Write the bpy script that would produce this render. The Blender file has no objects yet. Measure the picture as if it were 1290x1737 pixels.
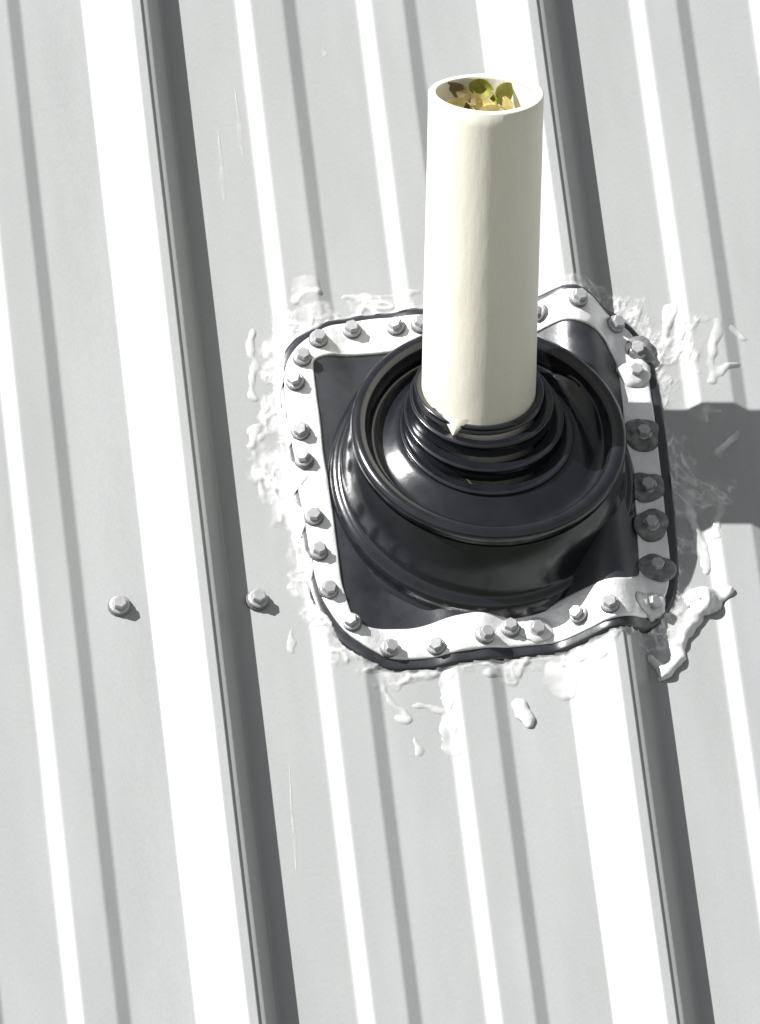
import bpy, bmesh, math
import numpy as np
from mathutils import Vector, Matrix

# ------------------------------------------------------------------ camera, sky, sun, exposure
R = math.radians
scene = bpy.context.scene
col = scene.collection
PITCH = 0.64576                       # roof pitch, about 37 degrees
ROOF_Z = 4.2                          # height of the local roof origin above the ground
CT, ST = math.cos(PITCH), math.sin(PITCH)

cam_data = bpy.data.cameras.new('camera')
cam = bpy.data.objects.new('camera', cam_data)
col.objects.link(cam)
scene.camera = cam
az, el, roll, dist = -0.159313, 0.394942, 0.0214516, 8.12109
d = Vector((math.sin(az) * math.cos(el), -math.cos(az) * math.cos(el), math.sin(el)))
target = Vector((0.109564, -0.016006 * CT, -0.016006 * ST + ROOF_Z))
cam.location = target + d * dist
f = -d
r0 = f.cross(Vector((0, 0, 1))).normalized()
u0 = r0.cross(f)
rr = math.cos(roll) * r0 + math.sin(roll) * u0
uu = -math.sin(roll) * r0 + math.cos(roll) * u0
cam.rotation_euler = Matrix((rr, uu, d)).transposed().to_euler()
cam_data.sensor_fit = 'HORIZONTAL'
cam_data.sensor_width = 36.0
cam_data.lens = 18481.2 / 1290.0 * 36.0
cam_data.clip_start = 0.05
cam_data.clip_end = 2000.0

SUN_EL, SUN_TOWARD = R(50), R(-2.0)   # sun on the left, almost along the ridge
sun_dir = Vector((-math.cos(SUN_EL) * math.cos(SUN_TOWARD), -math.cos(SUN_EL) * math.sin(SUN_TOWARD), math.sin(SUN_EL)))
world = bpy.data.worlds.new('World')
scene.world = world
world.use_nodes = True
wn, wl = world.node_tree.nodes, world.node_tree.links
sky = wn.new('ShaderNodeTexSky')
sky.sky_type = 'NISHITA'
sky.sun_disc = False
sky.sun_elevation = SUN_EL
sky.sun_rotation = R(-90) - SUN_TOWARD
hs = wn.new('ShaderNodeHueSaturation')
hs.inputs['Saturation'].default_value = 0.12      # the camera's white balance took the blue out of the fill light
wl.new(sky.outputs[0], hs.inputs['Color'])
wl.new(hs.outputs[0], wn['Background'].inputs[0])
wn['Background'].inputs[1].default_value = 0.058

sun_data = bpy.data.lights.new('sun', 'SUN')
sun_data.energy = 4.8
sun_data.angle = R(0.53)
sun_data.color = (1.0, 0.992, 0.975)
sun = bpy.data.objects.new('sun', sun_data)
sun.rotation_euler = sun_dir.to_track_quat('Z', 'Y').to_euler()
sun.location = (-6, 0, 12)
col.objects.link(sun)

scene.view_settings.view_transform = 'Standard'
scene.view_settings.look = 'None'
scene.view_settings.gamma = 1.0
scene.view_settings.use_curve_mapping = False
scene.view_settings.exposure = 0.80

rng = np.random.default_rng(7)

# ------------------------------------------------------------------ noise for the shapes
_perm = rng.random((256, 256))
def vnoise(x, y, s, seed=0):
    x = np.asarray(x, float) / s + 37.3 * seed
    y = np.asarray(y, float) / s + 11.7 * seed
    xi, yi = np.floor(x).astype(int), np.floor(y).astype(int)
    fx, fy = x - xi, y - yi
    fx, fy = fx * fx * (3 - 2 * fx), fy * fy * (3 - 2 * fy)
    g = lambda a, b: _perm[a % 256, b % 256]
    return (g(xi, yi) * (1 - fx) + g(xi + 1, yi) * fx) * (1 - fy) + (g(xi, yi + 1) * (1 - fx) + g(xi + 1, yi + 1) * fx) * fy
def fbm(x, y, s, seed=0, o=3):
    v, a, t = 0, 1.0, 0
    for k in range(o):
        v = v + a * vnoise(x, y, s / 2 ** k, seed + k)
        t += a
        a *= 0.5
    return v / t

# ------------------------------------------------------------------ materials
def mat(name, color, rough=0.5, metal=0.0, spec=0.5, vary=0.0, scale=20.0, bump=0.0, bscale=60.0, stretch=(1, 1, 1),
        grain=0.0, coat=0.0, trans=0.0, sss=0.0, rvary=0.0, alpha=None):
    m = bpy.data.materials.new(name)
    m.use_nodes = True
    nt = m.node_tree
    N, L = nt.nodes, nt.links
    b = N['Principled BSDF']
    b.inputs['Base Color'].default_value = (*color, 1)
    b.inputs['Roughness'].default_value = rough
    b.inputs['Metallic'].default_value = metal
    b.inputs['Specular IOR Level'].default_value = spec
    b.inputs['Coat Weight'].default_value = coat
    b.inputs['Coat Roughness'].default_value = 0.12
    b.inputs['Transmission Weight'].default_value = trans
    b.inputs['Subsurface Weight'].default_value = sss
    b.inputs['Subsurface Radius'].default_value = (0.004, 0.004, 0.004)
    tc = N.new('ShaderNodeTexCoord')
    mp = N.new('ShaderNodeMapping')
    mp.inputs['Scale'].default_value = stretch
    L.new(tc.outputs['Object'], mp.inputs['Vector'])
    def noise(sc, det=4.0, ro=0.6):
        n = N.new('ShaderNodeTexNoise')
        n.inputs['Scale'].default_value = sc
        n.inputs['Detail'].default_value = det
        n.inputs['Roughness'].default_value = ro
        L.new(mp.outputs[0], n.inputs['Vector'])
        return n.outputs['Fac']
    def mrange(fac, lo, hi, a=0.3, c=0.7):
        n = N.new('ShaderNodeMapRange')
        n.inputs['From Min'].default_value = a
        n.inputs['From Max'].default_value = c
        n.inputs['To Min'].default_value = lo
        n.inputs['To Max'].default_value = hi
        L.new(fac, n.inputs['Value'])
        return n.outputs['Result']
    if vary or grain:
        v = mrange(noise(scale), 1 - vary, 1 + vary)
        if grain:
            g = mrange(noise(1400.0, 1.0), 1 - grain, 1 + grain)
            mm = N.new('ShaderNodeMath')
            mm.operation = 'MULTIPLY'
            L.new(v, mm.inputs[0])
            L.new(g, mm.inputs[1])
            v = mm.outputs[0]
        mx = N.new('ShaderNodeVectorMath')
        mx.operation = 'SCALE'
        mx.inputs[0].default_value = color
        L.new(v, mx.inputs['Scale'])
        L.new(mx.outputs[0], b.inputs['Base Color'])
    if alpha == 'thickness':                # thin smears are clear, thick ridges are opaque
        at = N.new('ShaderNodeAttribute')
        at.attribute_name = 'thickness'
        L.new(mrange(at.outputs['Fac'], 0.10, 1.0, 0.0001, 0.0019), b.inputs['Alpha'])
    elif alpha:
        L.new(mrange(noise(75.0, 4.0), alpha[0], alpha[1], 0.32, 0.62), b.inputs['Alpha'])
    if rvary:
        L.new(mrange(noise(bscale * 0.5), rough - rvary, rough + rvary), b.inputs['Roughness'])
    if bump:
        bn = N.new('ShaderNodeBump')
        bn.inputs['Strength'].default_value = 1.0
        bn.inputs['Distance'].default_value = bump
        L.new(noise(bscale), bn.inputs['Height'])
        L.new(bn.outputs[0], b.inputs['Normal'])
    return m

M = {
    'paint': mat('roof_paint', (0.338, 0.346, 0.344), rough=0.42, spec=0.4, vary=0.07, scale=14.0, bump=0.0011, bscale=6.0, stretch=(1, 0.22, 1), grain=0.05),
    'rubber': mat('black_rubber', (0.009, 0.010, 0.013), rough=0.19, spec=0.7, vary=0.3, scale=60, bump=0.0002, bscale=40, rvary=0.05),
    'sheet': mat('rubber_sheet', (0.024, 0.026, 0.031), rough=0.37, spec=0.75, vary=0.3, scale=40, bump=0.0006, bscale=40, rvary=0.07),
    'strip': mat('aluminium_strip', (0.82, 0.82, 0.82), rough=0.38, metal=0.35, vary=0.14, scale=45, bump=0.0012, bscale=70),
    'steel': mat('screw_steel', (0.42, 0.42, 0.43), rough=0.4, metal=0.3, vary=0.1, scale=150, bump=0.0003, bscale=400),
    'washer': mat('screw_washer', (0.16, 0.16, 0.16), rough=0.5, metal=0.2, vary=0.12, scale=200),
    'pvc': mat('cream_pvc', (0.80, 0.77, 0.655), rough=0.45, spec=0.35, vary=0.035, scale=40, bump=0.0004, bscale=120, stretch=(1, 0.25, 0.25), grain=0.03, sss=0.0),
    'sealant': mat('silicone_sealant', (0.63, 0.635, 0.63), rough=0.25, spec=0.5, vary=0.12, scale=70, bump=0.0003, bscale=70, coat=0.3, alpha='thickness'),
    'gob': mat('grey_sealant', (0.16, 0.16, 0.16), rough=0.28, vary=0.55, scale=120, bump=0.0008, bscale=150),
    'film': mat('dried_film', (0.62, 0.62, 0.61), rough=0.4, alpha=(0.02, 0.42)),
    'white': mat('white_sealant', (0.8, 0.8, 0.78), rough=0.4, bump=0.0005, bscale=200),
    'leaf_a': mat('olive_leaf', (0.24, 0.23, 0.02), rough=0.55, vary=0.35, scale=90),
    'leaf_b': mat('straw_leaf', (0.75, 0.64, 0.28), rough=0.6, vary=0.3, scale=90),
    'leaf_c': mat('brown_leaf', (0.17, 0.13, 0.05), rough=0.6, vary=0.3, scale=90),
    'grass': mat('ground_grass', (0.045, 0.055, 0.030), rough=0.9, vary=0.4, scale=0.6),
}

# ------------------------------------------------------------------ object helpers
ROOF_ROT = (PITCH, 0, 0)
def to_world(x, y, n):
    return Vector((x, y * CT - n * ST, y * ST + n * CT + ROOF_Z))
def mesh_obj(name, verts, faces, material, parent=None, smooth=True):
    me = bpy.data.meshes.new(name)
    me.from_pydata([tuple(map(float, v)) for v in verts], [], [tuple(map(int, q)) for q in faces])
    me.materials.append(material)
    if smooth:
        me.polygons.foreach_set('use_smooth', [True] * len(me.polygons))
    me.update()
    return link(name, me, parent)
def link(name, data, parent=None):
    o = bpy.data.objects.new(name, data)
    col.objects.link(o)
    if parent:
        o.parent = parent
    return o
def tag(o, label=None, cat=None, group=None, kind=None):
    for k, v in (('label', label), ('category', cat), ('group', group), ('kind', kind)):
        if v:
            o[k] = v
    return o
def roof_empty(name, x, y, n=0.0):
    """an Empty standing on the roof, its axes along the roof: X across the ribs, Y up the slope, Z off the surface"""
    o = link(name, None)
    o.empty_display_size = 0.05
    o.location = to_world(x, y, n)
    o.rotation_euler = ROOF_ROT
    o['ox'], o['oy'], o['on'] = x, y, n
    return o
def grid_faces(nu, nv, closed=False):
    F = []
    for j in range(nv - 1):
        for i in range(nu if closed else nu - 1):
            a, b = j * nu + i, j * nu + (i + 1) % nu
            F.append((a, b, b + nu, a + nu))
    return F

# ------------------------------------------------------------------ ground
g = mesh_obj('ground', [(-900, -900, 0), (900, -900, 0), (900, 900, 0), (-900, 900, 0)], [(0, 1, 2, 3)], M['grass'])
tag(g, kind='structure')

# ------------------------------------------------------------------ ribbed metal roof
S = 0.3048
RIB = [(-0.0709, 0), (-0.0392, 0.0288), (-0.0372, 0.0296), (-0.0302, 0.0296), (-0.0296, 0.0277), (-0.0240, 0.0256), (-0.0085, 0.0)]
LAPRIB = RIB[:-1] + [(-0.0105, 0.0)]
MINOR = [(0.0464, 0), (0.0582, 0.0050), (0.0826, 0.0050), (0.0934, 0), (0.1400, 0), (0.1516, 0.0050), (0.1757, 0.0050), (0.1863, 0)]
_px = np.array([-S] + [q[0] for q in RIB] + [q[0] for q in MINOR] + [S - 0.0709])
_pn = np.array([0] + [q[1] for q in RIB] + [q[1] for q in MINOR] + [0.0])
def prof(x):
    x = np.asarray(x, float)
    k = np.floor((x + 0.0709) / S)
    return np.interp(x - k * S, _px[1:], _pn[1:])

def fillet(pts, rad=0.0016, seg=3):
    out = [pts[0]]
    for a, b, c in zip(pts[:-2], pts[1:-1], pts[2:]):
        a, b, c = map(np.array, (a, b, c))
        la, lc = np.linalg.norm(a - b), np.linalg.norm(c - b)
        q = min(rad, la * 0.4, lc * 0.4)
        p0, p1 = b + (a - b) / la * q, b + (c - b) / lc * q
        for t in np.linspace(0, 1, seg + 1):
            out.append(tuple((1 - t) ** 2 * p0 + 2 * t * (1 - t) * b + t * t * p1))
    out.append(pts[-1])
    return out

PW = 3 * S
Y0, Y1 = -3.2, 3.0
roof = link('metal_roof', None)
roof.location = to_world(0, 0, 0)
roof.rotation_euler = ROOF_ROT
tag(roof, kind='structure')
def panel_profile():
    pts = []
    for k in range(3):
        dn = -0.0011 if k == 0 else 0.0
        pts += [(x + k * S, n + (dn if n > 0.001 or x < -0.02 else 0)) for x, n in (LAPRIB if k == 0 else RIB)]
        pts += [(x + k * S, n) for x, n in MINOR]
    # the last rib is the lap: it goes over the next panel's first rib and stops near the foot
    pts += [(x + PW, n + 0.0006) for x, n in LAPRIB[:-1]]
    xa, na = LAPRIB[-2]
    xb, nb = LAPRIB[-1]
    t = 0.80
    pts.append((PW + xa + (xb - xa) * t, na + (nb - na) * t + 0.0010))
    return fillet(pts)
PP = panel_profile()
def build_panel():
    top = np.array(PP)
    v, fcs = [], []
    n = len(top)
    ys = np.linspace(Y0, Y1, 90)
    for y in ys:
        dx = 0.0011 * (float(fbm(y, 0.3, 0.25, 17, 2)) - 0.5)
        v += [(x + dx, y, nn) for x, nn in top]
    for j in range(len(ys) - 1):
        for i in range(n - 1):
            a = j * n + i
            fcs.append((a, a + 1, a + 1 + n, a + n))
    # folded lip at the free edge and a thin underside at both ends
    e = len(v)
    for y in ys:
        v.append((top[-1][0] - 0.0003, y, top[-1][1] - 0.0014))
    for j in range(len(ys) - 1):
        fcs.append((j * n + n - 1, e + j, e + j + 1, (j + 1) * n + n - 1))
    me = bpy.data.meshes.new('roof_panel')
    me.from_pydata(v, [], fcs)
    me.materials.append(M['paint'])
    me.update()
    return me
panel_me = build_panel()
for k in range(-3, 3):
    p = link('roof_panel', panel_me, roof)
    p.location = (k * PW, 0, 0)

# ------------------------------------------------------------------ screws
def screw_meshes(name, hex_r, hex_h, fl_r, w_r, w_h):
    """hex washer head with a flange, and the bonded washer under it; local Z is up"""
    bm = bmesh.new()
    rings = [(fl_r, w_h, 18), (fl_r * 0.97, w_h + hex_h * 0.22, 18), (hex_r * 1.12, w_h + hex_h * 0.32, 18)]
    prev = None
    for rad, z, n in rings:
        cur = [bm.verts.new((rad * math.cos(2 * math.pi * i / n), rad * math.sin(2 * math.pi * i / n), z)) for i in range(n)]
        if prev:
            for i in range(n):
                bm.faces.new((prev[i], prev[(i + 1) % n], cur[(i + 1) % n], cur[i]))
        prev = cur
    bm.faces.new(prev)
    hx = []
    for rad, z in ((hex_r, w_h + hex_h * 0.25), (hex_r, w_h + hex_h * 0.88), (hex_r * 0.86, w_h + hex_h)):
        hx.append([bm.verts.new((rad * math.cos(math.pi / 3 * i), rad * math.sin(math.pi / 3 * i), z)) for i in range(6)])
    for a, b in zip(hx[:-1], hx[1:]):
        for i in range(6):
            bm.faces.new((a[i], a[(i + 1) % 6], b[(i + 1) % 6], b[i]))
    bm.faces.new(hx[-1])
    me = bpy.data.meshes.new(name)
    bm.to_mesh(me)
    bm.free()
    me.materials.append(M['steel'])
    n = 18
    v, fc = [], []
    for rad, z in ((w_r, -0.001), (w_r, w_h * 0.55), (w_r * 0.88, w_h), (fl_r * 0.8, w_h * 1.02)):
        v += [(rad * math.cos(2 * math.pi * i / n), rad * math.sin(2 * math.pi * i / n), z) for i in range(n)]
    fc = grid_faces(n, 4, True)
    mw = bpy.data.meshes.new(name + '_washer')
    mw.from_pydata(v, [], fc)
    mw.materials.append(M['washer'])
    mw.update()
    return me, mw
roof_screw, roof_washer = screw_meshes('roof_screw', 0.0054, 0.0072, 0.0076, 0.0088, 0.0034)
fl_screw, fl_washer = screw_meshes('flashing_screw', 0.0052, 0.0066, 0.0068, 0.0074, 0.0022)
def put_screw(parent, me, mw, x, y, n, slope=0.0, tx=0.0, ty=0.0, spin=0.0):
    """x, y, n are roof coordinates; slope is the surface's rise across the ribs"""
    o = link('screw', me, parent)
    px, py, pn = (parent.get('ox', 0.0), parent.get('oy', 0.0), parent.get('on', 0.0))
    o.location = (x - px, y - py, n - pn)
    q = Matrix.Rotation(-math.atan(slope) + ty, 3, 'Y') @ Matrix.Rotation(tx, 3, 'X') @ Matrix.Rotation(spin, 3, 'Z')
    o.rotation_euler = q.to_euler()
    link('washer', mw, o)
    return o
for x, y, tx, ty in ((-0.0935, -0.0880, 0.10, -0.04), (0.0096, -0.0880, 0.04, 0.06), (0.3437, -0.1050, 0, 0), (-0.398, -0.09, 0, 0), (-0.296, -0.088, 0, 0),
                     (0.516, -0.088, 0, 0), (0.618, -0.09, 0, 0)):
    put_screw(roof, roof_screw, roof_washer, x, y, float(prof(x)), tx=tx, ty=ty, spin=0.5 + x * 9)

# ------------------------------------------------------------------ rubber pipe flashing
CX, CY = 0.1868, 0.0060
OUT = [(0.0442, 0.1080), (0.0436, 0.0500), (0.0438, -0.0060), (0.0462, -0.0650), (0.0505, -0.0980), (0.0640, -0.1275), (0.0834, -0.1450), (0.1040, -0.1535),
       (0.1405, -0.1522), (0.1852, -0.1475), (0.2305, -0.1430), (0.2600, -0.1420), (0.2850, -0.1370), (0.3070, -0.1240), (0.3220, -0.1030), (0.3275, -0.0750),
       (0.3305, -0.0191), (0.3322, 0.0580), (0.3300, 0.1050), (0.3210, 0.1340), (0.3010, 0.1520), (0.2780, 0.1565), (0.2400, 0.1560), (0.1900, 0.1550),
       (0.1500, 0.1545), (0.1150, 0.1540), (0.0880, 0.1490), (0.0650, 0.1370), (0.0500, 0.1230)]
INN = [(0.0715, 0.1140), (0.0718, 0.0570), (0.0712, -0.0146), (0.0725, -0.0800), (0.0775, -0.1100), (0.0870, -0.1190), (0.1220, -0.1200), (0.1480, -0.1150), (0.1669, -0.1110),
       (0.2129, -0.1050), (0.2544, -0.1030), (0.2830, -0.0990), (0.2960, -0.0860), (0.3000, -0.0400), (0.3010, 0.0059), (0.3025, 0.0700), (0.3020, 0.1020), (0.2930, 0.1200), (0.2633, 0.1260),
       (0.2100, 0.1220), (0.1214, 0.1185), (0.0850, 0.1180)]
def polar(poly, n, smooth=0):
    P = np.array(poly)
    P = np.vstack([P, P[:1]])
    seg = []
    for a, b in zip(P[:-1], P[1:]):
        for t in np.linspace(0, 1, 40, endpoint=False):
            seg.append(a + (b - a) * t)
    Q = np.array(seg) - (CX, CY)
    an = np.arctan2(Q[:, 1], Q[:, 0])
    ra = np.hypot(Q[:, 0], Q[:, 1])
    o = np.argsort(an)
    an, ra = an[o], ra[o]
    an = np.concatenate([an - 2 * np.pi, an, an + 2 * np.pi])
    ra = np.concatenate([ra, ra, ra])
    th = np.linspace(-np.pi, np.pi, n, endpoint=False)
    v = np.interp(th, an, ra)
    for _ in range(smooth):
        v = 0.5 * v + 0.25 * (np.roll(v, 1) + np.roll(v, -1))
    return th, v
NT = 360
TH, RO = polar(OUT, NT, 14)
_, RI = polar(INN, NT, 3)
def ro(a):
    return np.interp(a, np.r_[TH, np.pi], np.r_[RO, RO[0]])

_xs = np.linspace(-0.1, 0.5, 1201)
_ps = prof(_xs)
_ps = np.max([np.interp(_xs + o_, _xs, _ps) for o_ in np.linspace(-0.0035, 0.0035, 9)], axis=0)
_k = np.exp(-0.5 * (np.arange(-24, 25) * 0.0005 / 0.0045) ** 2)
_ps = np.convolve(np.pad(_ps, 24, mode='edge'), _k / _k.sum(), 'valid')
_ps = np.maximum(_ps, prof(_xs))              # a sheet resting on the ribs never sinks into them
def drape(x):
    return np.interp(x, _xs, _ps)
def flange_n(x, y):
    return drape(x) + 0.0030 + 0.0010 * (fbm(x, y, 0.03, 3, 2) - 0.5)

flash = roof_empty('pipe_flashing', CX, CY, 0.0)
tag(flash, 'black rubber pipe boot with white metal border screwed over the roof rib', 'pipe flashing')
def L3(x, y, n):
    return (x - CX, y - CY, n)
# base sheet
fr = [0.45, 0.6, 0.7, 0.78, 0.85, 0.9, 0.94, 0.97, 0.988, 1.0]
v = []
for q in fr:
    x, y = CX + RO * q * np.cos(TH), CY + RO * q * np.sin(TH)
    n = flange_n(x, y) - (0.0008 if q == 1.0 else 0.0)
    v += [L3(*w) for w in zip(x, y, n)]
x, y = CX + RO * np.cos(TH), CY + RO * np.sin(TH)
v += [L3(*w) for w in zip(x, y, prof(x) - 0.001)]
mesh_obj('base_sheet', v, grid_faces(NT, len(fr) + 1, True), M['sheet'], flash)
# aluminium border strip
SCREWS = [(0.0777, 0.1301), (0.1046, 0.1396), (0.1382, 0.1400), (0.1560, 0.1390), (0.0635, 0.1141), (0.0565, 0.0934), (0.0560, 0.0508), (0.0560, 0.0252), (0.0579, -0.0239),
          (0.0580, -0.0543), (0.0622, -0.0867), (0.0768, -0.1156), (0.1027, -0.1360), (0.1380, -0.1364), (0.1744, -0.1310), (0.1949, -0.1235), (0.2146, -0.1250),
          (0.2457, -0.1225), (0.2665, -0.1225), (0.3020, -0.1085), (0.3110, -0.0768), (0.3110, -0.0401), (0.3135, -0.0070), (0.3150, 0.0382), (0.3154, 0.0924), (0.3200, 0.1130),
          (0.3052, 0.1360), (0.2742, 0.1425), (0.2470, 0.1400), (0.2130, 0.1390)]
ss = np.array(SCREWS)
def dimple(x, y):
    z = 0
    for sx, sy in SCREWS:
        z = z - 0.0009 * np.exp(-((x - sx) ** 2 + (y - sy) ** 2) / (2 * 0.008 ** 2))
    return z
def strip_n(x, y):
    return flange_n(x, y) + 0.0022 + dimple(x, y) + 0.0016 * (fbm(x, y, 0.022, 9, 2) - 0.5)
wob = 0.0042 * (vnoise(TH * 0.15, TH * 0, 0.03, 5) - 0.5)
v = []
ow = 0.0046 + 0.0026 * vnoise(TH * 0.15, TH * 0, 0.05, 6)
ow = ow + 0.0035 * np.clip(-np.sin(TH) - 0.2, 0, 1)
cols_ = [0.0, 0.0, 0.06, 0.2, 0.35, 0.5, 0.65, 0.8, 0.94, 1.0, 1.0]
for j, q in enumerate(cols_):
    rad = (RI + wob) * (1 - q) + (RO - ow) * q
    x, y = CX + rad * np.cos(TH), CY + rad * np.sin(TH)
    n = strip_n(x, y)
    if j in (0, len(cols_) - 1):
        n = flange_n(x, y) - 0.0008
    elif j in (1, len(cols_) - 2):
        n = n - 0.0006
    v += [L3(*w) for w in zip(x, y, n)]
mesh_obj('border_strip', v, grid_faces(NT, len(cols_), True), M['strip'], flash)
# screws through the border
for i, (sx, sy) in enumerate(SCREWS):
    sl = float((drape(sx + 0.004) - drape(sx - 0.004)) / 0.008)
    put_screw(flash, fl_screw, fl_washer, sx, sy, float(strip_n(sx, sy)) + 0.0003, slope=sl,
              tx=float(rng.normal(0, 0.10)), ty=float(rng.normal(0, 0.10)), spin=float(rng.random() * 2))

# boot: lofted rings, each with its own centre, radius and tilt (towards the vertical pipe)
UP = Vector((0, ST, CT))                                   # vertical, in roof axes
PX, PY = 0.1862, 0.0160                                    # the pipe's axis meets the roof here
def axis(h):
    return np.array([PX, PY + ST * h, CT * h])
def ring(c, rad, tilt, n=120, wob=0.0, seed=0):
    t = np.linspace(0, 2 * np.pi, n, endpoint=False)
    rad = rad + wob * (vnoise(np.cos(t) * 0.1 + 0.3, np.sin(t) * 0.1 + 0.3, 0.03, seed) - 0.5)
    x = c[0] + rad * np.cos(t)
    y = c[1] + rad * np.sin(t) * math.cos(tilt)
    z = c[2] - rad * np.sin(t) * math.sin(tilt)
    return [L3(*w) for w in zip(x, y, z)]
bc = np.array([0.1878, 0.0030, 0.004])
rim = np.array([0.1905, 0.0210, 0.0455])
RT = R(9.0)
def lerp(a, b, t):
    return a + (b - a) * t
def dome(t, rad, dn=0.0):
    c = lerp(bc, rim, t) + np.array([0, 0, dn])
    return ring(c, rad, RT * t)
skirt = [dome(0, 0.1235, -0.0025), dome(0, 0.1195, -0.0005), dome(0, 0.1165, 0.0015), dome(0.0, 0.1150, 0.0050), dome(0.02, 0.1135, 0.0078), dome(0.03, 0.1115, 0.0090),
         dome(0.05, 0.1095, 0.0088), dome(0.08, 0.1078, 0.0080), dome(0.14, 0.1066, 0.0072), dome(0.25, 0.1060, 0.0060), dome(0.42, 0.1055, 0.0040), dome(0.6, 0.1046, 0.0020), dome(0.78, 0.1030, 0.0),
         dome(0.88, 0.1012, -0.0004)]
mesh_obj('skirt', [p for q in skirt for p in q], grid_faces(120, len(skirt), True), M['rubber'], flash)
def inrim(rad, dz):
    nrm = np.array([0, math.sin(RT), math.cos(RT)])
    return ring(rim + nrm * dz, rad, RT)
lip = [dome(0.84, 0.1000, 0.0), inrim(0.1020, -0.0040), inrim(0.1034, -0.0012), inrim(0.1036, 0.0018), inrim(0.1024, 0.0044), inrim(0.1002, 0.0060), inrim(0.0974, 0.0066), inrim(0.0946, 0.0062), inrim(0.0922, 0.0048),
       inrim(0.0906, 0.0024), inrim(0.0898, -0.0010), inrim(0.0896, -0.0040)]
mesh_obj('rolled_rim', [p for q in lip for p in q], grid_faces(120, len(lip), True), M['rubber'], flash)
gr = [inrim(0.0900, -0.0030), inrim(0.0894, -0.0065), inrim(0.0884, -0.0092)]
def clear_rib(q):
    """the sheet is cut away under the boot; keep the boot's floor above the rib's crown"""
    return [(x, y, max(z, float(drape(x + CX)) + 0.0075)) for x, y, z in q]
low = rim + np.array([0, 0.001, -0.0110])
A3, A2, A1, A0 = (np.array(q) for q in ((0.1900, 0.0260, 0.0425), (0.1885, 0.0369, 0.0470), (0.1872, 0.0470, 0.0525), (0.1862, 0.0555, 0.0540)))
def mid(t_, rad, n_):
    c = lerp(low, A3, t_)
    c[2] = n_
    return ring(c, rad, lerp(RT, R(11), t_))
gr += [mid(0.0, 0.0872, 0.0352), mid(0.0, 0.0855, 0.0342), mid(0.1, 0.0830, 0.0342), mid(0.25, 0.0800, 0.0352), mid(0.45, 0.0765, 0.0369), mid(0.65, 0.0730, 0.0388), mid(0.85, 0.0698, 0.0405), mid(1.0, 0.0675, 0.0415),
       mid(1.0, 0.0655, 0.0419), mid(1.0, 0.0620, 0.0420)]
mesh_obj('groove', [p for q in gr for p in clear_rib(q)], grid_faces(120, len(gr), True), M['rubber'], flash)
# stepped cone: upright risers, each with a rounded edge and a narrow tread
nv_ = np.array([0, math.sin(R(13)), math.cos(R(13))])
tiers = [(A3, 0.0645, 0.0560, 11, 0.0060), (A2, 0.0592, 0.0500, 13, 0.0110), (A1, 0.0532, 0.0455, 16, 0.0105), (A0, 0.0478, 0.0430, 19, 0.0060)]
for c, ra, rb, tl, hh in tiers:
    tl = R(tl)
    up = np.array([0, math.sin(tl), math.cos(tl)])
    k_ = lambda dz, rad: ring(c + up * (dz + 0.0022), rad, tl)
    q = [k_(-hh, ra + 0.0012), k_(-hh * 0.6, ra), k_(-0.0034, ra - 0.0002), k_(-0.0022, ra + 0.0008), k_(-0.0010, ra + 0.0010), k_(-0.0002, ra + 0.0002), k_(0.0, ra - 0.0012), k_(-0.0006, ra - 0.0026), k_(-0.0016, rb)]
    mesh_obj('cone_step', [p for w in q for p in w], grid_faces(120, len(q), True), M['rubber'], flash)
# ragged collar gripping the pipe
t = np.linspace(0, 2 * np.pi, 120, endpoint=False)
def collar(h, rad, amp, seed):
    c = axis(h)
    nz = amp * (fbm(np.cos(t) * 0.1, np.sin(t) * 0.1, 0.025, seed, 3) - 0.5)
    x = c[0] + rad * np.cos(t)
    y = c[1] + rad * np.sin(t) * math.cos(R(20)) + ST * nz
    z = c[2] - rad * np.sin(t) * math.sin(R(20)) + CT * nz
    return [L3(*w) for w in zip(x, y, z)]
q = [collar(0.0600, 0.0458, 0, 1), collar(0.0630, 0.0462, 0.003, 2), collar(0.0656, 0.0456, 0.006, 2), collar(0.0668, 0.0446, 0.007, 2), collar(0.0666, 0.0430, 0.007, 2), collar(0.0630, 0.0422, 0.005, 2)]
mesh_obj('collar', [p for w in q for p in w], grid_faces(120, len(q), True), M['rubber'], flash)

# ------------------------------------------------------------------ plastic vent pipe
PR, PRI, PH = 0.0426, 0.0368, 0.3022
pipe = link('vent_pipe', None)
pipe.location = to_world(PX, PY, 0)
tag(pipe, 'cream white plastic vent pipe standing upright in the black rubber boot', 'vent pipe')
n = 96
t = np.linspace(0, 2 * np.pi, n, endpoint=False)
rows = [(PR, -0.06)] + [(PR, z) for z in np.linspace(0.05, PH - 0.0012, 24)] + [(PR - 0.0006, PH - 0.0003), (PR - 0.0016, PH), (PRI + 0.0008, PH), (PRI + 0.0002, PH - 0.0006), (PRI, PH - 0.003)]
v = []
for rad, z in rows:
    w = 0.0 if rad != PR or z < 0.05 else 1.0
    rad2 = rad + w * (0.0004 * (vnoise(t * 0.02, t * 0 + z, 0.03, 2) - 0.5))
    top_dev = 0.0007 * np.sin(t * 2 + 1) + 0.0006 * (vnoise(t * 0.03, t * 0, 0.02, 4) - 0.5)
    v += list(zip(rad2 * np.cos(t), rad2 * np.sin(t), z + top_dev * (z > PH - 0.01)))
mesh_obj('outer_wall', v, grid_faces(n, len(rows), True), M['pvc'], pipe)
rows = [(PRI, z) for z in np.linspace(PH - 0.003, -0.06, 14)]
v = []
for rad, z in rows:
    v += list(zip(rad * np.cos(t), rad * np.sin(t), z + 0 * t))
v.append((0, 0, -0.06))
fc = grid_faces(n, len(rows), True)
b0 = (len(rows) - 1) * n
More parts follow.
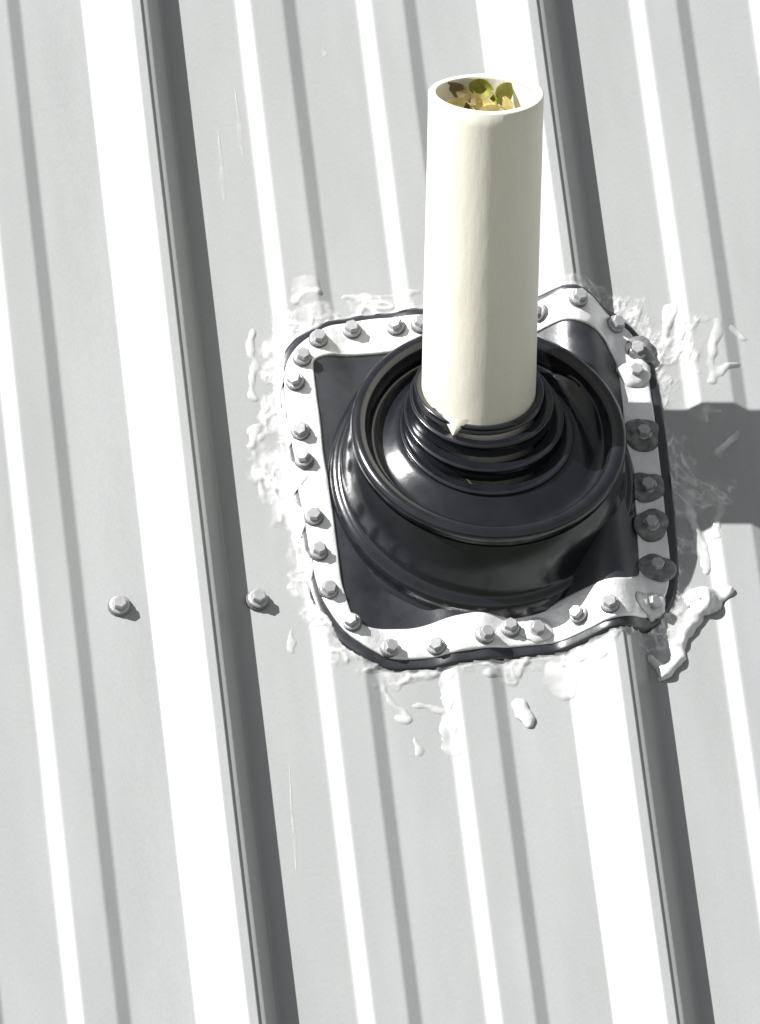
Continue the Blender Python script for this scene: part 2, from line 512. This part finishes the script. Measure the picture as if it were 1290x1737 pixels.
fc += [(b0 + i, b0 + (i + 1) % n, len(v) - 1) for i in range(n)]
mesh_obj('inner_wall', v, fc, M['pvc'], pipe)

# leaves caught in the mouth of the pipe
def leaf(name, label, m, x, y, z, ln, wd, rot, curl):
    nu, nv = 7, 5
    vv = []
    for j in range(nv):
        for i in range(nu):
            a = i / (nu - 1)
            w = math.sin(math.pi * min(1, a * 0.92 + 0.06)) ** 0.8 * wd * 0.5
            s = (j / (nv - 1) - 0.5) * 2
            vv.append(((a - 0.5) * ln, s * w, curl * (a - 0.5) ** 2 * ln * 2.2 + abs(s) * w * 0.55 + 0.0012 * math.sin(9 * a + 3 * s)))
    o = mesh_obj(name, vv, grid_faces(nu, nv), m)
    o.location = to_world(PX, PY, 0) + Vector((x, y, z))
    o.rotation_euler = rot
    return tag(o, label, 'leaf', 'leaves caught in the pipe mouth')
lr = np.random.default_rng(21)
for nm, mk, x_, y_, dz, lb in (
        ('dry_leaf', 'leaf_b', -0.024, 0.014, 0.017, 'pale straw leaf scrap against the shaded inner wall of the pipe mouth'),
        ('brown_leaf', 'leaf_c', -0.009, 0.018, 0.020, 'small dark brown leaf scrap low under the straw ones in the pipe mouth'),
        ('brown_leaf', 'leaf_c', -0.011, 0.026, 0.010, 'broad brown leaf scrap leaning on the uphill wall of the pipe mouth'),
        ('dry_leaf', 'leaf_b', -0.001, 0.022, 0.017, 'straw leaf scrap in the middle of the leaves in the pipe mouth'),
        ('green_leaf', 'leaf_a', 0.001, 0.029, 0.007, 'bright olive leaf lying against the uphill rim inside the pipe'),
        ('dry_leaf', 'leaf_b', 0.006, 0.014, 0.021, 'crumpled straw leaf scrap lowest among the leaves in the pipe mouth'),
        ('green_leaf', 'leaf_a', 0.012, 0.020, 0.016, 'largest olive leaf scrap, beside the sunlit inner wall of the pipe'),
        ('green_leaf', 'leaf_a', 0.014, 0.024, 0.011, 'small upright olive leaf tip behind the largest olive scrap in the pipe'),
        ('dry_leaf', 'leaf_b', 0.017, 0.016, 0.018, 'sunlit straw leaf scrap over the largest olive one in the pipe')):
    leaf(nm, lb, M[mk], x_, y_, PH - dz, float(lr.uniform(0.016, 0.028)), float(lr.uniform(0.011, 0.018)),
         (R(float(lr.uniform(45, 85))), R(float(lr.uniform(-60, 60))), R(float(lr.uniform(-75, 75)))), float(lr.uniform(0.3, 1.1)))

# ------------------------------------------------------------------ sealant smeared round the flashing
seal = roof_empty('sealant', CX, CY, 0.0)
tag(seal, 'messy whitish silicone sealant smeared on the roof around the black rubber boot', 'sealant')
gx0, gx1, gy0, gy1, gs = 0.000, 0.420, -0.245, 0.215, 0.00125
nx, ny = int((gx1 - gx0) / gs), int((gy1 - gy0) / gs)
X, Y = np.meshgrid(gx0 + np.arange(nx) * gs, gy0 + np.arange(ny) * gs)
def base_n(X, Y):
    A = np.arctan2(Y - CY, X - CX)
    D = np.hypot(X - CX, Y - CY) - ro(A)
    on = 1 / (1 + np.exp(np.clip((D - 0.0006) / 0.0004, -50, 50)))
    st = 1 / (1 + np.exp(np.clip((D + 0.0045) / 0.0006, -50, 50)))
    top = (flange_n(X, Y) - 0.0004) * (1 - st) + (strip_n(X, Y) - 0.0004) * st
    return prof(X) * (1 - on) + top * on, A, D
BN, A, D = base_n(X, Y)
def bumpang(a, c, w):
    dd = (a - c + np.pi) % (2 * np.pi) - np.pi
    return np.exp(-0.5 * (dd / w) ** 2)
LEFT, RIGHT, TOPA, BOT = bumpang(A, np.pi, 0.62), bumpang(A, 0.12, 0.55), bumpang(A, np.pi / 2, 0.5), bumpang(A, -np.pi / 2, 0.6)
E = 0.010 + 0.016 * LEFT + 0.036 * RIGHT + 0.010 * TOPA + 0.006 * BOT + 0.010 * bumpang(A, 2.35, 0.25) + 0.014 * bumpang(A, 0.7, 0.25)
# ridged strokes: mostly along the edge on the sides, across it elsewhere
U = A * 0.16
rid = 1 - np.abs(2 * fbm(U * 0.55, D * 2.2, 0.016, 21, 3) - 1) * 1.7
rid2 = 1 - np.abs(2 * fbm(X * 1.0, Y * 1.0, 0.018, 31, 3) - 1) * 1.6
amp = np.clip(0.6 * rid + 0.5 * rid2, 0, 1.1)
edge = fbm(X, Y, 0.022, 41, 4)
holes = fbm(X * 1.4, Y * 0.7, 0.016, 51, 3)
inner = -0.0030 + 0.0150 * LEFT * (np.sin(A * 23) * 0.3 + 0.7)
fld = 1.0 - D / E - 2.1 * (edge - 0.38) - 1.1 * np.clip(holes - 0.55, 0, 1)
fld = np.where(D < 0, np.minimum(fld, (D + inner * (0.4 + 1.2 * edge)) / 0.003), fld)
side = np.clip(LEFT + RIGHT, 0, 1)
s1 = fbm(X * (1 + 1.2 * side), Y * (1 + 0.6 * (1 - side)), 0.030, 91, 3)
s2 = fbm(X * (1 + 0.8 * side), Y, 0.018, 101, 2)
crease = np.exp(-((s1 - 0.5) / 0.030) ** 2) + 0.7 * np.exp(-((s2 - 0.46) / 0.035) ** 2)
crease2 = np.exp(-((fbm(X * (1 + side), Y, 0.011, 111, 2) - 0.5) / 0.05) ** 2)
T = np.where(fld > 0, np.clip(fld, 0, 0.4) / 0.4 * (0.0003 + 0.0006 * amp + 0.0005 * LEFT + 0.0013 * crease + 0.0006 * crease2), fld * 0.003)
XW = X + 0.009 * (fbm(X, Y, 0.016, 71, 2) - 0.5)
YW = Y + 0.009 * (fbm(X, Y, 0.016, 81, 2) - 0.5)
def capsule(x0, y0, x1, y1, r0_, r1_, h):
    global T
    px, py = XW - x0, YW - y0
    dx, dy = x1 - x0, y1 - y0
    s = np.clip((px * dx + py * dy) / max(dx * dx + dy * dy, 1e-12), 0, 1)
    q = np.hypot(px - s * dx, py - s * dy) + 0.0022 * (fbm(X, Y, 0.008, 61, 2) - 0.5) * 2
    rad = r0_ + (r1_ - r0_) * s
    hh = h * np.sqrt(np.clip(1 - (q / rad) ** 2, 0, 1))
    hh = hh * (1.0 if h > 0.0044 else 0.5)
    T = np.maximum(T, np.where(q < rad, hh * (0.55 + 0.6 * rid2.clip(0, 1)), -(q - rad) * 0.6))
# runs and drips
for a in [(0.346, -0.100, 0.334, -0.118, 0.008, 0.006, 0.006), (0.334, -0.118, 0.321, -0.142, 0.006, 0.0045, 0.006), (0.321, -0.142, 0.309, -0.166, 0.0045, 0.006, 0.007),
          (0.309, -0.166, 0.300, -0.150, 0.0055, 0.003, 0.005), (0.318, -0.128, 0.308, -0.155, 0.011, 0.007, 0.0025), (0.3437, -0.1040, 0.3440, -0.1045, 0.013, 0.013, 0.0135),
          (0.3437, -0.1050, 0.362, -0.1000, 0.009, 0.004, 0.005),
          (0.090, -0.158, 0.109, -0.191, 0.003, 0.0026, 0.0022), (0.1095, -0.193, 0.105, -0.194, 0.0035, 0.003, 0.0024), (0.113, -0.208, 0.1155, -0.222, 0.0016, 0.0034, 0.002),
          (0.118, -0.184, 0.140, -0.187, 0.003, 0.003, 0.0022), (0.141, -0.188, 0.1416, -0.222, 0.005, 0.0075, 0.0028), (0.146, -0.160, 0.141, -0.188, 0.004, 0.004, 0.0024),
          (0.197, -0.186, 0.1974, -0.1955, 0.0055, 0.0075, 0.0046), (0.225, -0.160, 0.231, -0.173, 0.011, 0.010, 0.0032), (0.176, -0.158, 0.196, -0.156, 0.005, 0.004, 0.003),
          (0.0322, -0.112, 0.0310, -0.132, 0.0014, 0.0028, 0.0018), (0.0741, 0.172, 0.0741, 0.181, 0.012, 0.010, 0.0022), (0.064, 0.170, 0.083, 0.176, 0.004, 0.003, 0.0035),
          (0.105, 0.172, 0.158, 0.1690, 0.0030, 0.0028, 0.0022), (0.108, 0.166, 0.112, 0.160, 0.003, 0.003, 0.002), (0.030, 0.146, 0.0245, 0.085, 0.0035, 0.003, 0.0026),
          (0.0240, 0.060, 0.0200, 0.048, 0.004, 0.004, 0.0030), (0.0215, 0.040, 0.0225, -0.005, 0.003, 0.002, 0.0024), (0.384, 0.135, 0.372, 0.085, 0.004, 0.005, 0.0028),
          (0.395, 0.128, 0.402, 0.120, 0.004, 0.003, 0.0024), (0.398, 0.100, 0.375, 0.090, 0.002, 0.004, 0.0024), (0.386, 0.035, 0.370, 0.020, 0.003, 0.005, 0.0032),
          (0.378, 0.055, 0.366, 0.060, 0.004, 0.005, 0.0030), (0.352, 0.150, 0.340, 0.120, 0.004, 0.005, 0.0032), (0.300, 0.170, 0.285, 0.172, 0.004, 0.003, 0.004),
          (0.359, -0.050, 0.365, -0.020, 0.003, 0.004, 0.0026), (0.345, -0.010, 0.347, -0.075, 0.006, 0.004, 0.0036)]:
    capsule(*a)
# gobs over the screws on the far side of the rib, and between the paired screws on the lower edge
for sx, sy, rad, h in ((0.3154, 0.0924, 0.0120, 0.0065),
                       (0.3200, 0.1130, 0.0100, 0.006), (0.2146, -0.1250, 0.0110, 0.0045), (0.3020, -0.1085, 0.0105, 0.0050)):
    capsule(sx - 0.001, sy, sx + 0.001, sy, rad, rad, h)
keep = T > -0.0009
fm = keep[:-1, :-1] & keep[1:, :-1] & keep[:-1, 1:] & keep[1:, 1:]
used = np.zeros_like(keep)
for a in (fm,):
    used[:-1, :-1] |= a
    used[1:, :-1] |= a
    used[:-1, 1:] |= a
    used[1:, 1:] |= a
Z = BN + np.maximum(T, -0.0009)
idx = -np.ones(T.shape, int)
idx[used] = np.arange(used.sum())
verts = np.c_[X[used] - CX, Y[used] - CY, Z[used]]
jj, ii = np.nonzero(fm)
faces = np.c_[idx[jj, ii], idx[jj, ii + 1], idx[jj + 1, ii + 1], idx[jj + 1, ii]]
o = mesh_obj('smear', verts, faces, M['sealant'], seal)
att = o.data.attributes.new('thickness', 'FLOAT', 'POINT')
att.data.foreach_set('value', np.maximum(T[used], 0).astype(np.float32))
sm = o.modifiers.new('soften', 'SMOOTH')
sm.factor = 0.5
sm.iterations = 4

# grey gobs squeezed out round the screws on the far side of the rib
for k, (sx, sy, rad) in enumerate(((0.3150, 0.0382, 0.0138), (0.3135, -0.0070, 0.0142), (0.3110, -0.0401, 0.0136), (0.3110, -0.0768, 0.0140), (0.3200, 0.1130, 0.0110))):
    vv = []
    tt = np.linspace(0, 2 * np.pi, 32, endpoint=False)
    for q_, h_ in ((1.0, -0.0008), (0.97, 0.0008), (0.88, 0.0022), (0.7, 0.0036), (0.5, 0.0046), (0.30, 0.0052), (0.05, 0.0050)):
        rw = rad * q_ * (1 + 0.5 * (vnoise(np.cos(tt) * 0.02 + k, np.sin(tt) * 0.02, 0.018, 33 + k) - 0.5))
        x_, y_ = sx + rw * np.cos(tt), sy + rw * np.sin(tt)
        z_ = strip_n(x_, y_) + h_ + 0.0034 * (vnoise(x_, y_, 0.0055, 44) - 0.5) * (h_ > 0.001)
        vv += [L3(*w) for w in zip(x_, y_, z_)]
    mesh_obj('gob', vv, grid_faces(32, 7, True), M['gob'], seal)
# white point of sealant that ran down over the collar
def blob_strip(name, pts, m, parent=None, seg=10):
    """a flattened rounded ribbon through (x, y, n, half width, height)"""
    vv = []
    for k, (x, y, n_, w, h) in enumerate(pts):
        for a in np.linspace(0, np.pi, seg):
            vv.append((x + w * math.cos(a), y, n_ + h * math.sin(a)))
    return mesh_obj(name, vv, grid_faces(seg, len(pts)), m, parent)

# ------------------------------------------------------------------ dried streaks on the panels
def streak(label, x0, y0, x1, y1, w):
    e = roof_empty('sealant_streak', (x0 + x1) / 2, (y0 + y1) / 2, float(prof((x0 + x1) / 2)))
    m = 14
    pts = []
    for k in range(m):
        a = k / (m - 1)
        ww = w * (0.25 + 0.9 * math.sin(math.pi * a ** 1.6) * (0.5 + vnoise(a * 0.2, x0, 0.02, 8)))
        xx = (x0 - x1) * (0.5 - a) + 0.0012 * (float(vnoise(a * 0.1, y0, 0.03, 12)) - 0.5)
        pts.append((xx, (y0 - y1) * (0.5 - a), 0.00005, float(ww) * 1.8, 0.0002))
    blob_strip('film', pts, M['film'], e, 5)
    return tag(e, label, 'streak', 'dried streaks on the roof panel')
streak('long thin white streak dried on the panel beside the minor rib above the boot', 0.0390, 0.362, 0.0392, 0.300, 0.0010)
streak('broken white streak dried on the panel beside the tall rib above the boot', 0.0225, 0.325, 0.0208, 0.262, 0.0011)
streak('faint thin streak on the panel below the boot, beside the lapped rib', 0.0190, -0.226, 0.0150, -0.316, 0.0007)
streak('short white fleck on the flat between the two minor ribs above the boot', 0.1110, 0.398, 0.1115, 0.388, 0.0012)

# ------------------------------------------------------------------ white sealant that ran off the pipe over the collar
vv = []
rows_ = 7
for j in range(rows_):
    a = j / (rows_ - 1)
    hw = R(13) * (1 - a) ** 1.2 + R(0.8)
    for i in range(9):
        ang = R(-121) + hw * (i / 4 - 1)
        rad = lerp(0.0462, 0.0490, a) + 0.0014 * math.sin(math.pi * i / 8)
        vv.append((PX + rad * math.cos(ang) - CX, 0, 0))
        x_, y_, z_ = rad * math.cos(ang), rad * math.sin(ang), lerp(0.060, 0.0460, a)
        # pipe axes (vertical) to roof axes
        vv[-1] = (PX + x_ - CX, PY + y_ * CT + z_ * ST - CY, -y_ * ST + z_ * CT)
mesh_obj('drip', vv, grid_faces(9, rows_), M['pvc'], seal)
